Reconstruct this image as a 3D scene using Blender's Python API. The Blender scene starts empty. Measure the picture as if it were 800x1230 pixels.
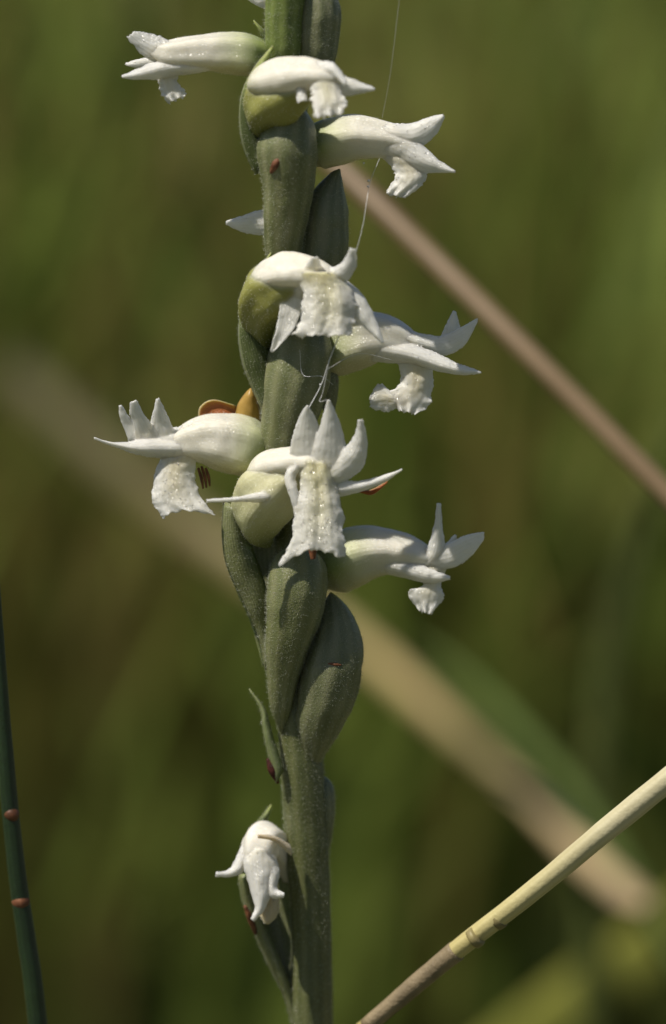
import bpy, math, random
import numpy as np
from mathutils import Vector, Matrix, noise

# ------------------------------------------------------------------ units: 1 Blender unit = 1 cm
sc = bpy.context.scene
sc.unit_settings.system = 'METRIC'
sc.unit_settings.scale_length = 0.01
C = bpy.data.collections.new('meadow_scene'); sc.collection.children.link(C)

# ------------------------------------------------------------------ camera
PX = 180.0                      # photograph pixels per cm in the plane of the flower spike
D = 40.0                        # cm from lens to spike
PITCH = math.radians(9.0)
ZC = 17.0                       # height of the picture centre above the soil
LENS = 210.7
FWD = Vector((0, math.cos(PITCH), -math.sin(PITCH)))
UP = Vector((0, math.sin(PITCH), math.cos(PITCH)))
RIGHT = Vector((1, 0, 0))
CAM = Vector((0, 0, ZC)) - D * FWD
cd = bpy.data.cameras.new('camera'); cam = bpy.data.objects.new('camera', cd); C.objects.link(cam)
cam.location = CAM
cam.rotation_euler = (math.radians(90) - PITCH, 0, 0)
cd.sensor_fit = 'VERTICAL'; cd.sensor_height = 36.0; cd.sensor_width = 24.0
cd.lens = LENS
cd.sensor_height = LENS * (1230 / PX) / D
cd.clip_start = 0.5; cd.clip_end = 60000
cd.dof.use_dof = True
cd.dof.focus_distance = D - 0.30
APERTURE = 1.10                 # cm, diameter of the lens opening
cd.dof.aperture_fstop = LENS * 1e-3 / APERTURE
sc.camera = cam

# ------------------------------------------------------------------ sky and sun
SUN_TO = Vector((-0.46, -0.24, 0.85)).normalized()
w = bpy.data.worlds.new('World'); sc.world = w; w.use_nodes = True
nt = w.node_tree
sky = nt.nodes.new('ShaderNodeTexSky'); sky.sky_type = 'NISHITA'; sky.sun_disc = False
sky.sun_elevation = math.asin(SUN_TO.z)
sky.sun_rotation = math.atan2(SUN_TO.x, SUN_TO.y)
bg = nt.nodes['Background']; bg.inputs['Strength'].default_value = 0.05
nt.links.new(sky.outputs[0], bg.inputs[0])
sl = bpy.data.lights.new('sun', 'SUN'); sl.energy = 4.4; sl.angle = math.radians(0.5); sl.color = (1.0, 0.94, 0.84)
so = bpy.data.objects.new('sun', sl); C.objects.link(so)
so.rotation_euler = (-SUN_TO).to_track_quat('-Z', 'Y').to_euler()
so.location = (0, 0, 100)
sc.view_settings.view_transform = 'Standard'; sc.view_settings.look = 'None'
sc.view_settings.gamma = 1.0; sc.view_settings.exposure = 0.30
sc.view_settings.use_curve_mapping = False
sc.cycles.max_bounces = 8; sc.cycles.transmission_bounces = 4
sc.cycles.use_denoising = True

# ------------------------------------------------------------------ helpers
DOFF = 0.0
def at(px, py, d=0.0):
    """photograph pixel at depth d (in spike pixels, + = away) -> world point"""
    d = d + DOFF
    r = FWD + RIGHT * ((px - 400) / PX / D) + UP * ((615 - py) / PX / D)
    t = (d / PX - CAM.y) / r.y
    return CAM + r * t

def tag(o, label, cat=None, group=None, kind=None):
    if label: o['label'] = label
    if cat: o['category'] = cat
    if group: o['group'] = group
    if kind: o['kind'] = kind
    return o

def catmull(P, ts):
    """P (n,3) sampled at ts in 0..1, uniform Catmull-Rom"""
    P = np.asarray(P, float); n = len(P)
    if n == 2:
        ts = np.asarray(ts)[:, None]; return P[0] * (1 - ts) + P[1] * ts
    Q = np.vstack([2 * P[0] - P[1], P, 2 * P[-1] - P[-2]])
    out = []
    for t in ts:
        f = min(max(t, 0), 1) * (n - 1); i = min(int(f), n - 2); u = f - i
        a, b, c, d = Q[i], Q[i + 1], Q[i + 2], Q[i + 3]
        out.append(0.5 * (2 * b + (c - a) * u + (2 * a - 5 * b + 4 * c - d) * u * u + (3 * b - a - 3 * c + d) * u ** 3))
    return np.array(out)

def mesh_obj(name, verts, faces, mat, parent=None, uvs=None, smooth=True):
    me = bpy.data.meshes.new(name)
    me.from_pydata([tuple(v) for v in verts], [], faces)
    if uvs is not None:
        uvs = np.asarray(uvs, np.float32)
        lay = me.uv_layers.new(name='UVMap')
        idx = np.empty(len(me.loops), np.int32); me.loops.foreach_get('vertex_index', idx)
        lay.data.foreach_set('uv', uvs[idx].ravel())
    me.update()
    if smooth: me.polygons.foreach_set('use_smooth', [True] * len(me.polygons))
    o = bpy.data.objects.new(name, me); C.objects.link(o)
    me.materials.append(mat)
    if parent is not None:
        o.parent = parent
        if parent.type == 'EMPTY': o.matrix_parent_inverse = Matrix.Translation(-parent.location)
    return o

def loft_geo(path, radii, n=40, m=24, flat=1.0, rib=0.0, nrib=3, wob=0.0, seed=0, world=False, lump=0.0):
    """tube along path [(px,py,d)...] with radii in px; rounded caps where the radius shrinks"""
    P = np.array([(p if world else at(*p)) for p in path], float)
    ts = np.linspace(0, 1, n)
    Q = catmull(P, ts)
    rr = catmull(np.array([(r, 0, 0) for r in radii], float), ts)[:, 0]
    rr = np.maximum(rr, 0.002) if world else np.maximum(rr, 0.1) / PX
    T = np.gradient(Q, axis=0); T /= np.linalg.norm(T, axis=1)[:, None] + 1e-12
    ref = np.array([0, 1.0, 0])
    if abs(T[0] @ ref) > 0.9: ref = np.array([1.0, 0, 0])
    N = np.cross(T[0], ref); N /= np.linalg.norm(N)
    if N[2] > 0: N = -N
    V, UV = [], []
    for i in range(n):
        N = N - T[i] * (N @ T[i]); N /= np.linalg.norm(N) + 1e-12
        B = np.cross(T[i], N)
        for j in range(m):
            a = 2 * math.pi * j / m
            k = 1 + rib * math.cos(nrib * a + seed)
            if lump:
                q = Q[i] + rr[i] * (math.cos(a) * N + math.sin(a) * B)
                k += lump * noise.noise(Vector(q * 5 + seed)) + 0.4 * lump * noise.noise(Vector(q * 14 + seed))
            V.append(Q[i] + rr[i] * k * (math.cos(a) * N + flat * math.sin(a) * B)); UV.append((j / m, ts[i]))
    F = []
    for i in range(n - 1):
        for j in range(m):
            F.append((i * m + j, i * m + (j + 1) % m, (i + 1) * m + (j + 1) % m, (i + 1) * m + j))
    V.append(Q[0]); UV.append((0.5, 0)); V.append(Q[-1]); UV.append((0.5, 1))
    a, b = n * m, n * m + 1
    for j in range(m):
        F.append((a, (j + 1) % m, j)); F.append((b, (n - 1) * m + j, (n - 1) * m + (j + 1) % m))
    return V, F, UV

def loft(name, path, radii, mat, parent=None, **k):
    V, F, UV = loft_geo(path, radii, **k)
    return mesh_obj(name, V, F, mat, parent, UV)

ICO_V = None
def ico():
    global ICO_V
    if ICO_V is None:
        t = (1 + 5 ** .5) / 2
        v = np.array([(-1, t, 0), (1, t, 0), (-1, -t, 0), (1, -t, 0), (0, -1, t), (0, 1, t), (0, -1, -t), (0, 1, -t), (t, 0, -1), (t, 0, 1), (-t, 0, -1), (-t, 0, 1)], float)
        v /= np.linalg.norm(v[0])
        f = [(0, 11, 5), (0, 5, 1), (0, 1, 7), (0, 7, 10), (0, 10, 11), (1, 5, 9), (5, 11, 4), (11, 10, 2), (10, 7, 6), (7, 1, 8),
             (3, 9, 4), (3, 4, 2), (3, 2, 6), (3, 6, 8), (3, 8, 9), (4, 9, 5), (2, 4, 11), (6, 2, 10), (8, 6, 7), (9, 8, 1)]
        ICO_V = (v, f)
    return ICO_V

def ribbon(name, L, R, mat, parent, d=(0, 0), bulge=6, thick=4.0, nr=26, nc=11, fringe=0.0, ruffle=0.0, freq=5.0, seed=0, beads=0, fold=0.0, rough=0.5, end_fringe=None, root=None, arch=0.0):
    """sheet between a left and a right outline (px lists); d = depth at start/end, or (L0,R0,L1,R1) or a list per row pair"""
    rnd = random.Random(seed * 7 + len(name))
    def dep(k, n, side):
        t = k / max(1, n - 1)
        if len(d) == 2: return d[0] + (d[1] - d[0]) * t
        if side == 0: return d[0] + (d[2] - d[0]) * t
        return d[1] + (d[3] - d[1]) * t
    if root:
        x, y, hx, hy = root
        L = [(x + hx, y + hy)] + list(L); R = [(x - hx, y - hy)] + list(R)
    b0, b1 = bulge if isinstance(bulge, tuple) else (bulge, bulge)
    A = np.array([at(p[0], p[1], p[2] if len(p) > 2 else dep(i, len(L), 0)) for i, p in enumerate(L)])
    B = np.array([at(p[0], p[1], p[2] if len(p) > 2 else dep(i, len(R), 1)) for i, p in enumerate(R)])
    ts = np.linspace(0, 1, nr)
    a, b = catmull(A, ts), catmull(B, ts)
    mid = (a + b) / 2
    T = np.gradient(mid, axis=0)
    G = np.zeros((nr, nc, 3)); NN = np.zeros((nr, nc, 3)); S = np.linspace(-1, 1, nc)
    ef = fringe if end_fringe is None else end_fringe
    for i in range(nr):
        w_ = b[i] - a[i]
        nrm = np.cross(w_, T[i]); ln = np.linalg.norm(nrm)
        nrm = nrm / ln if ln > 1e-9 else np.array([0, -1.0, 0])
        if nrm[1] > 0: nrm = -nrm
        wl = np.linalg.norm(w_)
        bt = b0 + (b1 - b0) * ts[i]
        bl = min(bt / PX, 0.45 * wl) if bt > 0 else max(bt / PX, -0.45 * wl)
        for j, s in enumerate(S):
            p = a[i] * (1 - s) / 2 + b[i] * (1 + s) / 2
            p = p + nrm * (bl * (1 - s * s))
            if fold: p = p - nrm * (fold / PX) * max(0, 1 - abs(s) * 2.2)
            if ruffle:
                ph = noise.noise(Vector((ts[i] * freq * 1.1, 4.0 if s > 0 else 0.0, seed * 1.7))) * 1.8
                p = p + nrm * (ruffle / PX) * abs(s) ** 3 * ph * min(1, ts[i] * 2)
                p = p + nrm * (ruffle / PX) * max(0, (ts[i] - .7) / .3) ** 2 * math.sin(s * freq * 1.6 + seed * 2)
            if arch and ts[i] > .6:
                p = p - T[i] / (np.linalg.norm(T[i]) + 1e-9) * (arch / PX) * (1 - s * s) * ((ts[i] - .6) / .4) ** 1.5
            if rough:
                v = Vector(p * 9) + Vector((seed, 0, 0)); q = Vector(p * 26)
                p = p + nrm * (rough * 2.2 / PX) * noise.noise(v) + nrm * (rough * 0.8 / PX) * noise.noise(q)
            G[i, j] = p; NN[i, j] = nrm
    if fringe or ef:
        def fr(a_, b_): return 1.3 * noise.noise(Vector((a_, b_, seed * 3.1))) + 0.8 * noise.noise(Vector((a_ * 2.3, b_ + 7, seed)))
        for i in range(nr):
            for j in (0, 1, nc - 2, nc - 1):
                k_ = 1.0 if j in (0, nc - 1) else 0.45
                out = (b[i] - a[i]); out = out / (np.linalg.norm(out) + 1e-9) * (-1 if j < 3 else 1)
                amp = k_ * fringe / PX * min(1, ts[i] * 2.2)
                G[i, j] += out * amp * (fr(ts[i] * 11, j * .0 + (5 if j > 2 else 0)) + .25 * rnd.uniform(-1, 1)) + NN[i, j] * amp * fr(ts[i] * 9, 20 + (5 if j > 2 else 0))
        t_ = T[-1] / (np.linalg.norm(T[-1]) + 1e-9)
        for j in range(nc):
            for i, k_ in ((nr - 1, 1.0), (nr - 2, .6), (nr - 3, .25)):
                G[i, j] += k_ * ef / PX * (t_ * (1.3 * fr(S[j] * 4.5, 40) + .3 * rnd.uniform(-1, 1)) + NN[i, j] * fr(S[j] * 4, 60))
    V, UV, F = [], [], []
    fi, bi = {}, {}
    for i in range(nr):
        for j, s in enumerate(S):
            edge = j in (0, nc - 1) or i in (0, nr - 1)
            th = thick / PX / 2 * (1 - 0.35 * abs(s) ** 3) * (1 - 0.3 * ts[i] ** 3)
            uv = ((s + 1) / 2, ts[i])
            if edge:
                fi[i, j] = bi[i, j] = len(V); V.append(G[i, j]); UV.append(uv)
            else:
                fi[i, j] = len(V); V.append(G[i, j] + NN[i, j] * th); UV.append(uv)
                bi[i, j] = len(V); V.append(G[i, j] - NN[i, j] * th); UV.append(uv)
    for i in range(nr - 1):
        for j in range(nc - 1):
            F.append((fi[i, j], fi[i, j + 1], fi[i + 1, j + 1], fi[i + 1, j]))
            F.append((bi[i, j], bi[i + 1, j], bi[i + 1, j + 1], bi[i, j + 1]))
    if beads:                                   # crystalline papillae standing on the surface
        iv, if_ = ico()
        for _ in range(beads):
            i = min(nr - 1, int(nr * rnd.uniform(.12, 1) ** 0.7)); j = rnd.randrange(nc)
            if rnd.random() < .6: j = rnd.choice((0, nc - 1, 1, nc - 2))
            r = rnd.uniform(.3, .75) / PX
            c = G[i, j] + NN[i, j] * (thick / PX / 2 * (1 - abs(S[j]) ** 3))
            c = c + np.array([rnd.uniform(-1, 1) for _ in range(3)]) * 1.2 / PX
            k = len(V)
            V.extend(c + iv * r); UV.extend([((S[j] + 1) / 2, ts[i])] * 12); F.extend([tuple(k + q for q in f) for f in if_])
    return mesh_obj(name, V, F, mat, parent, UV)

def fuse(f, voxel=0.75, beads=True):
    """grow the pieces of one flower together (smooth joins), then cut the skin back into its parts"""
    from mathutils.bvhtree import BVHTree
    pcs = [f] + [c for c in f.children if c.get('_spec')]
    V, F, own, UVs = [], [], [], []
    for k, o in enumerate(pcs):
        me = o.data; n0 = len(V)
        V += [tuple(v.co) for v in me.vertices]
        uvv = np.zeros((len(me.vertices), 2)); lay = me.uv_layers['UVMap'].data
        for l, d_ in zip(me.loops, lay): uvv[l.vertex_index] = d_.uv
        UVs.append(uvv)
        for p in me.polygons: F.append(tuple(n0 + i for i in p.vertices)); own.append(k)
    UVs = np.vstack(UVs); Va = np.array(V)
    tree = BVHTree.FromPolygons(V, F)
    tm = bpy.data.meshes.new('tmp'); tm.from_pydata(V, [], F)
    to = bpy.data.objects.new('tmp', tm); C.objects.link(to)
    md = to.modifiers.new('r', 'REMESH'); md.mode = 'VOXEL'; md.voxel_size = voxel / PX
    dg = bpy.context.evaluated_depsgraph_get()
    rm = bpy.data.meshes.new_from_object(to.evaluated_get(dg))
    bpy.data.objects.remove(to); bpy.data.meshes.remove(tm)
    nv = len(rm.vertices)
    co = np.empty(nv * 3, np.float32); rm.vertices.foreach_get('co', co); co = co.reshape(-1, 3).astype(float)
    ed = np.empty(len(rm.edges) * 2, np.int32); rm.edges.foreach_get('vertices', ed); ed = ed.reshape(-1, 2)
    deg = np.bincount(ed.ravel(), minlength=nv)[:, None].astype(float)
    def lap(x):
        out = np.zeros_like(x)
        for c in range(x.shape[1]): out[:, c] = np.bincount(ed[:, 0], x[ed[:, 1], c], nv) + np.bincount(ed[:, 1], x[ed[:, 0], c], nv)
        return out / np.maximum(deg, 1)
    for _ in range(5):
        co += 0.55 * (lap(co) - co); co += -0.53 * (lap(co) - co)
    co += 0.5 * (lap(co) - co)
    loc_, fi_ = np.empty((nv, 3)), np.empty(nv, np.int32)
    fn = tree.find_nearest
    for i, c in enumerate(co.tolist()):
        r = fn(c); loc_[i] = r[0]; fi_[i] = r[2]
    F4 = np.array([f_ if len(f_) == 4 else f_ + (f_[2],) for f_ in F]); ix = F4[fi_]
    piece = np.array(own, np.int32)[fi_]
    q = UVs[ix].copy()
    wrap = (q[:, :, 0].max(1) - q[:, :, 0].min(1)) > .5
    q[:, :, 0] += (wrap[:, None] & (q[:, :, 0] < .5))
    w_ = 1 / (np.linalg.norm(Va[ix] - loc_[:, None, :], axis=2) + 1e-5); uv = (q * (w_ / w_.sum(1)[:, None])[:, :, None]).sum(1)
    soft = np.eye(len(pcs))[piece]
    for _ in range(5): soft += 0.7 * (lap(soft) - soft)
    label_ = soft.argmax(1)
    for k in range(len(pcs)):                    # strays of a piece go to the neighbour they lie in
        e_ = ed[(label_[ed[:, 0]] == k) & (label_[ed[:, 1]] == k)]
        comp = np.arange(nv)
        while len(e_):
            lo = np.minimum(comp[e_[:, 0]], comp[e_[:, 1]]); before = comp.copy()
            np.minimum.at(comp, e_[:, 0], lo); np.minimum.at(comp, e_[:, 1], lo); comp = comp[comp]
            if (comp == before).all(): break
        mine = np.where(label_ == k)[0]
        if not len(mine): continue
        ids, cnt = np.unique(comp[mine], return_counts=True); big = ids[cnt.argmax()]
        for c_ in ids:
            if c_ == big: continue
            mem = mine[comp[mine] == c_]; sel = np.zeros(nv, bool); sel[mem] = True
            nb_ = np.concatenate([label_[ed[sel[ed[:, 0]] & ~sel[ed[:, 1]], 1]], label_[ed[sel[ed[:, 1]] & ~sel[ed[:, 0]], 0]]])
            nb_ = nb_[nb_ != k]
            if len(nb_): label_[mem] = np.bincount(nb_).argmax()
    col = np.zeros((nv, 3))
    for k, o in enumerate(pcs):
        m_ = piece == k
        if m_.any(): col[m_] = pigment(o['_spec'], uv[m_, 0], uv[m_, 1])
    for _ in range(60): col += 0.6 * (lap(col) - col)
    rm.vertices.foreach_set('co', co.astype(np.float32).ravel()); rm.update()
    vn = np.empty(nv * 3, np.float32); rm.vertices.foreach_get('normal', vn); vn = vn.reshape(-1, 3)
    faces = np.array([tuple(p.vertices) if len(p.vertices) == 4 else tuple(p.vertices) + (p.vertices[2],) for p in rm.polygons])
    lf = label_[faces]; vote = np.stack([(lf == k).sum(1) for k in range(len(pcs))], 1).argmax(1)
    rnd = random.Random(len(pcs) * 31 + nv); iv, if_ = ico()
    for k, o in enumerate(pcs):
        fs = faces[vote == k]
        if not len(fs): continue
        idx, inv = np.unique(fs.ravel(), return_inverse=True); fl = inv.reshape(-1, 4)
        pv, pn, pu, pc = co[idx], vn[idx], uv[idx], col[idx]
        fc = [tuple(r) if r[2] != r[3] else tuple(r[:3]) for r in fl]
        nb = int(o.get('_beads', 0)) if beads else 0
        if nb:
            bv = [pv]; bn = [pn]; bu = [pu]; bc = [pc]; base = len(pv)
            for b_ in range(nb):
                i = rnd.randrange(len(pv)); r = rnd.uniform(.35, .8) / PX
                bv.append(pv[i] + iv * r); bn.append(iv); bu.append(np.repeat(pu[i:i + 1], 12, 0)); bc.append(np.repeat(np.maximum(pc[i:i + 1], .7), 12, 0))
                fc += [tuple(base + b_ * 12 + q for q in t) for t in if_]
            pv, pn, pu, pc = np.vstack(bv), np.vstack(bn), np.vstack(bu), np.vstack(bc)
        old = o.data; mt = old.materials[0]
        me = bpy.data.meshes.new(o.name); me.from_pydata(pv.tolist(), [], fc)
        lay = me.uv_layers.new(name='UVMap'); li = np.empty(len(me.loops), np.int32); me.loops.foreach_get('vertex_index', li)
        lay.data.foreach_set('uv', pu[li].astype(np.float32).ravel())
        at_ = me.attributes.new('pigment', 'FLOAT_COLOR', 'POINT'); at_.data.foreach_set('color', np.hstack([pc, np.ones((len(pc), 1))]).astype(np.float32).ravel())
        me.polygons.foreach_set('use_smooth', [True] * len(me.polygons)); me.update()
        me.normals_split_custom_set_from_vertices([tuple(n) for n in pn])
        me.materials.append(mt); o.data = me; bpy.data.meshes.remove(old)
    bpy.data.meshes.remove(rm)
    for o in pcs:
        for p in ('_spec', '_beads'):
            if p in o: del o[p]

def hairs(o, mat, density, length=2.6, rad=0.28, seed=1, bias=None, tip=0.55):
    """glandular hairs: thin spikes with a droplet head, scattered over a mesh; one part, nobody could count them"""
    me = o.data; rnd = random.Random(seed)
    V, F = [], []
    iv, if_ = ico()
    areas = np.array([p.area for p in me.polygons]); cum = np.cumsum(areas)
    total = int(cum[-1] * density)
    picks = np.searchsorted(cum, np.array([rnd.random() for _ in range(total)]) * cum[-1])
    for pi in picks:
        p = me.polygons[int(min(pi, len(areas) - 1))]
        vs = [np.array(me.vertices[i].co) for i in p.vertices]
        nrm = np.array(p.normal)
        for _ in (0,):
            if bias and not bias(p.center, rnd): continue
            if len(vs) == 4:
                a_, b_ = rnd.random(), rnd.random()
                c = (vs[0] * (1 - a_) + vs[1] * a_) * (1 - b_) + (vs[3] * (1 - a_) + vs[2] * a_) * b_
            else:
                wts = np.array([rnd.random() for _ in vs]); wts /= wts.sum(); c = sum(v * q for v, q in zip(vs, wts))
            dr = nrm + np.array([rnd.uniform(-.5, .5) for _ in range(3)]); dr /= np.linalg.norm(dr)
            h = length / PX * rnd.uniform(.5, 1.25)
            s1 = np.cross(dr, (0.3, .5, .8)); s1 /= np.linalg.norm(s1) + 1e-9; s2 = np.cross(dr, s1)
            r = rad / PX; b0 = len(V)
            for a in range(3):
                V.append(c + r * (math.cos(a * 2.09) * s1 + math.sin(a * 2.09) * s2) - dr * r)
            V.append(c + dr * h)
            F += [(b0, b0 + 1, b0 + 3), (b0 + 1, b0 + 2, b0 + 3), (b0 + 2, b0, b0 + 3)]
            if tip:
                rr = tip / PX * rnd.uniform(.6, 1.1); k0 = len(V)
                for q in ((1, 0, 0), (-1, 0, 0), (0, 1, 0), (0, -1, 0), (0, 0, 1), (0, 0, -1)): V.append(c + dr * h + np.array(q) * rr)
                F += [(k0 + x, k0 + y, k0 + z) for x, y, z in ((0, 2, 4), (2, 1, 4), (1, 3, 4), (3, 0, 4), (2, 0, 5), (1, 2, 5), (3, 1, 5), (0, 3, 5))]
    if not V: return None
    h = mesh_obj('glandular_hairs', V, F, mat, o)
    h['kind'] = 'stuff'
    return h

# ------------------------------------------------------------------ materials
def mat_new(name):
    m = bpy.data.materials.new(name); m.use_nodes = True
    nt = m.node_tree; return m, nt, nt.nodes['Principled BSDF'], nt.nodes['Material Output']
def N(nt, kind, **k):
    n = nt.nodes.new(kind)
    for a, b in k.items(): setattr(n, a, b)
    return n
def ramp(nt, stops, fac):
    r = nt.nodes.new('ShaderNodeValToRGB')
    while len(r.color_ramp.elements) < len(stops): r.color_ramp.elements.new(0.5)
    for e, (p, c) in zip(r.color_ramp.elements, stops): e.position = p; e.color = (*c, 1)
    nt.links.new(fac, r.inputs[0]); return r.outputs[0]
def mix(nt, a, b, fac, mode='MIX'):
    n = nt.nodes.new('ShaderNodeMix'); n.data_type = 'RGBA'; n.blend_type = mode
    for v, s in ((fac, n.inputs[0]), (a, n.inputs[6]), (b, n.inputs[7])):
        if hasattr(v, 'links'): nt.links.new(v, s)
        elif isinstance(v, (int, float)): s.default_value = v
        else: s.default_value = (*v, 1)
    return n.outputs[2]
def noise_fac(nt, scale, detail=3, vec=None):
    n = nt.nodes.new('ShaderNodeTexNoise'); n.inputs['Scale'].default_value = scale; n.inputs['Detail'].default_value = detail
    if vec is None:
        g = nt.nodes.new('ShaderNodeTexCoord'); vec = g.outputs['Object']
    nt.links.new(vec, n.inputs['Vector']); return n.outputs['Fac']
def uvxy(nt):
    u = nt.nodes.new('ShaderNodeUVMap'); u.uv_map = 'UVMap'
    s = nt.nodes.new('ShaderNodeSeparateXYZ'); nt.links.new(u.outputs[0], s.inputs[0]); return s.outputs[0], s.outputs[1], u.outputs[0]
def math_n(nt, op, a, b=None):
    n = nt.nodes.new('ShaderNodeMath'); n.operation = op
    for v, s in ((a, n.inputs[0]), (b, n.inputs[1])):
        if v is None: continue
        if hasattr(v, 'links'): nt.links.new(v, s)
        else: s.default_value = v
    return n.outputs[0]
def bump(nt, bsdf, h, strength, dist):
    b = nt.nodes.new('ShaderNodeBump'); b.inputs['Strength'].default_value = strength; b.inputs['Distance'].default_value = dist
    nt.links.new(h, b.inputs['Height']); nt.links.new(b.outputs[0], bsdf.inputs['Normal']); return b.outputs[0]
def voro(nt, scale):
    g = nt.nodes.new('ShaderNodeTexCoord')
    v = nt.nodes.new('ShaderNodeTexVoronoi'); v.inputs['Scale'].default_value = scale
    nt.links.new(g.outputs['Object'], v.inputs['Vector']); return v.outputs['Distance']
def translucent(nt, bsdf, out, col, amt, nrm=None):
    t = nt.nodes.new('ShaderNodeBsdfTranslucent'); ms = nt.nodes.new('ShaderNodeMixShader'); ms.inputs[0].default_value = amt
    if hasattr(col, 'links'): nt.links.new(col, t.inputs[0])
    else: t.inputs[0].default_value = (*col, 1)
    nt.links.new(bsdf.outputs[0], ms.inputs[1]); nt.links.new(t.outputs[0], ms.inputs[2]); nt.links.new(ms.outputs[0], out.inputs[0])

def petal_material(name, wet, trans, sss, grain):
    m, nt, b, out = mat_new(name)
    u, v, uv = uvxy(nt)
    a = N(nt, 'ShaderNodeAttribute', attribute_name='pigment')
    col = a.outputs['Color']
    veins = N(nt, 'ShaderNodeTexWave', wave_type='BANDS', bands_direction='X')
    veins.inputs['Scale'].default_value = 2.0; veins.inputs['Distortion'].default_value = 1.6; veins.inputs['Detail'].default_value = 2
    nt.links.new(uv, veins.inputs['Vector'])
    col = mix(nt, col, (0.80, 0.80, 0.70), math_n(nt, 'MULTIPLY', veins.outputs['Fac'], 0.16), 'MULTIPLY')
    nf = noise_fac(nt, 7, 4)
    col = mix(nt, col, (0.88, 0.83, 0.70), math_n(nt, 'MULTIPLY', nf, 0.35), 'MULTIPLY')
    nt.links.new(col, b.inputs['Base Color'])
    b.inputs['Roughness'].default_value = 0.5; b.inputs['Specular IOR Level'].default_value = 0.35
    b.inputs['Subsurface Weight'].default_value = sss; b.inputs['Subsurface Radius'].default_value = (.050, .047, .040); b.inputs['Subsurface Scale'].default_value = 1.0
    bump(nt, b, math_n(nt, 'ADD', noise_fac(nt, 10, 4), math_n(nt, 'ADD', math_n(nt, 'MULTIPLY', veins.outputs['Fac'], 0.3), math_n(nt, 'MULTIPLY', voro(nt, 60), -0.15))), 0.22, 0.014)
    # moist cell papillae: a glossy skin with a fine cellular relief
    cb = nt.nodes.new('ShaderNodeBump'); cb.inputs['Strength'].default_value = grain; cb.inputs['Distance'].default_value = 0.012
    cells = math_n(nt, 'MULTIPLY', voro(nt, 58), -1.0)
    nt.links.new(cells, cb.inputs['Height']); nt.links.new(cb.outputs[0], b.inputs['Coat Normal'])
    b.inputs['Coat Weight'].default_value = 0.55; b.inputs['Coat Roughness'].default_value = wet
    translucent(nt, b, out, col, trans)
    return m

M = {}
WHITE = np.array((0.83, 0.805, 0.735))
M['petal'] = petal_material('petal', 0.22, 0.20, 0.8, 0.9)
M['lip'] = petal_material('lip', 0.14, 0.22, 0.8, 1.0)
def spec(base, tip=WHITE, gl=0.3, mid=None, ventral=None, centre=None): return dict(base=base, tip=tip, gl=gl, mid=mid, ventral=ventral, centre=centre)
SPEC = {
    'petal': spec((0.80, 0.775, 0.69)),
    'lip': spec((0.70, 0.66, 0.40), (0.82, 0.79, 0.71), centre=(0.74, 0.69, 0.44)),
    'lip_pale': spec((0.76, 0.71, 0.54), (0.80, 0.775, 0.71), centre=(0.74, 0.66, 0.46)),
    'tube': spec((0.27, 0.33, 0.11), (0.81, 0.785, 0.70), gl=.44, mid=(0.62, 0.64, 0.42), ventral=(0.60, 0.56, 0.34)),
    'tube_pale': spec((0.60, 0.61, 0.38), (0.81, 0.785, 0.70)),
    'ovary': spec((0.09, 0.115, 0.025), (0.33, 0.33, 0.09), gl=.5),
    'ovary_white': spec((0.23, 0.27, 0.07), (0.70, 0.68, 0.44), gl=.70),
    'bud': spec((0.78, 0.755, 0.66), (0.86, 0.83, 0.76)),
    'bud_lip': spec((0.66, 0.58, 0.42), (0.60, 0.50, 0.32)),
    'faded': spec((0.55, 0.42, 0.26), (0.66, 0.55, 0.40)),
}
def pigment(k, u, v):
    s_ = SPEC[k]; A = lambda c: np.array(c, float)[None, :]
    st = [(0, s_['base'])]
    if s_['mid'] is not None: st += [(s_['gl'] * .55, s_['base']), (s_['gl'] * .8, s_['mid']), (s_['gl'] * 1.15, s_['tip'])]
    else: st += [(s_['gl'], s_['tip'])]
    xs = [q[0] for q in st]
    col = np.stack([np.interp(v, xs, [q[1][c] for q in st]) for c in range(3)], 1)
    if s_['ventral'] is not None:
        f = np.interp(np.cos(u * 2 * np.pi), [0.0, 0.9], [0, 1]) * np.interp(v, [.45, .85], [1, 0]); col = col * (1 - f[:, None]) + A(s_['ventral']) * f[:, None]
    if s_['centre'] is not None:
        f = np.interp(np.abs(u - .5), [.04, .34], [1, 0]) * np.interp(v, [0, .5, .95], [1, .6, 0]); col = col * (1 - f[:, None]) + A(s_['centre']) * f[:, None]
    return col

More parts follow.
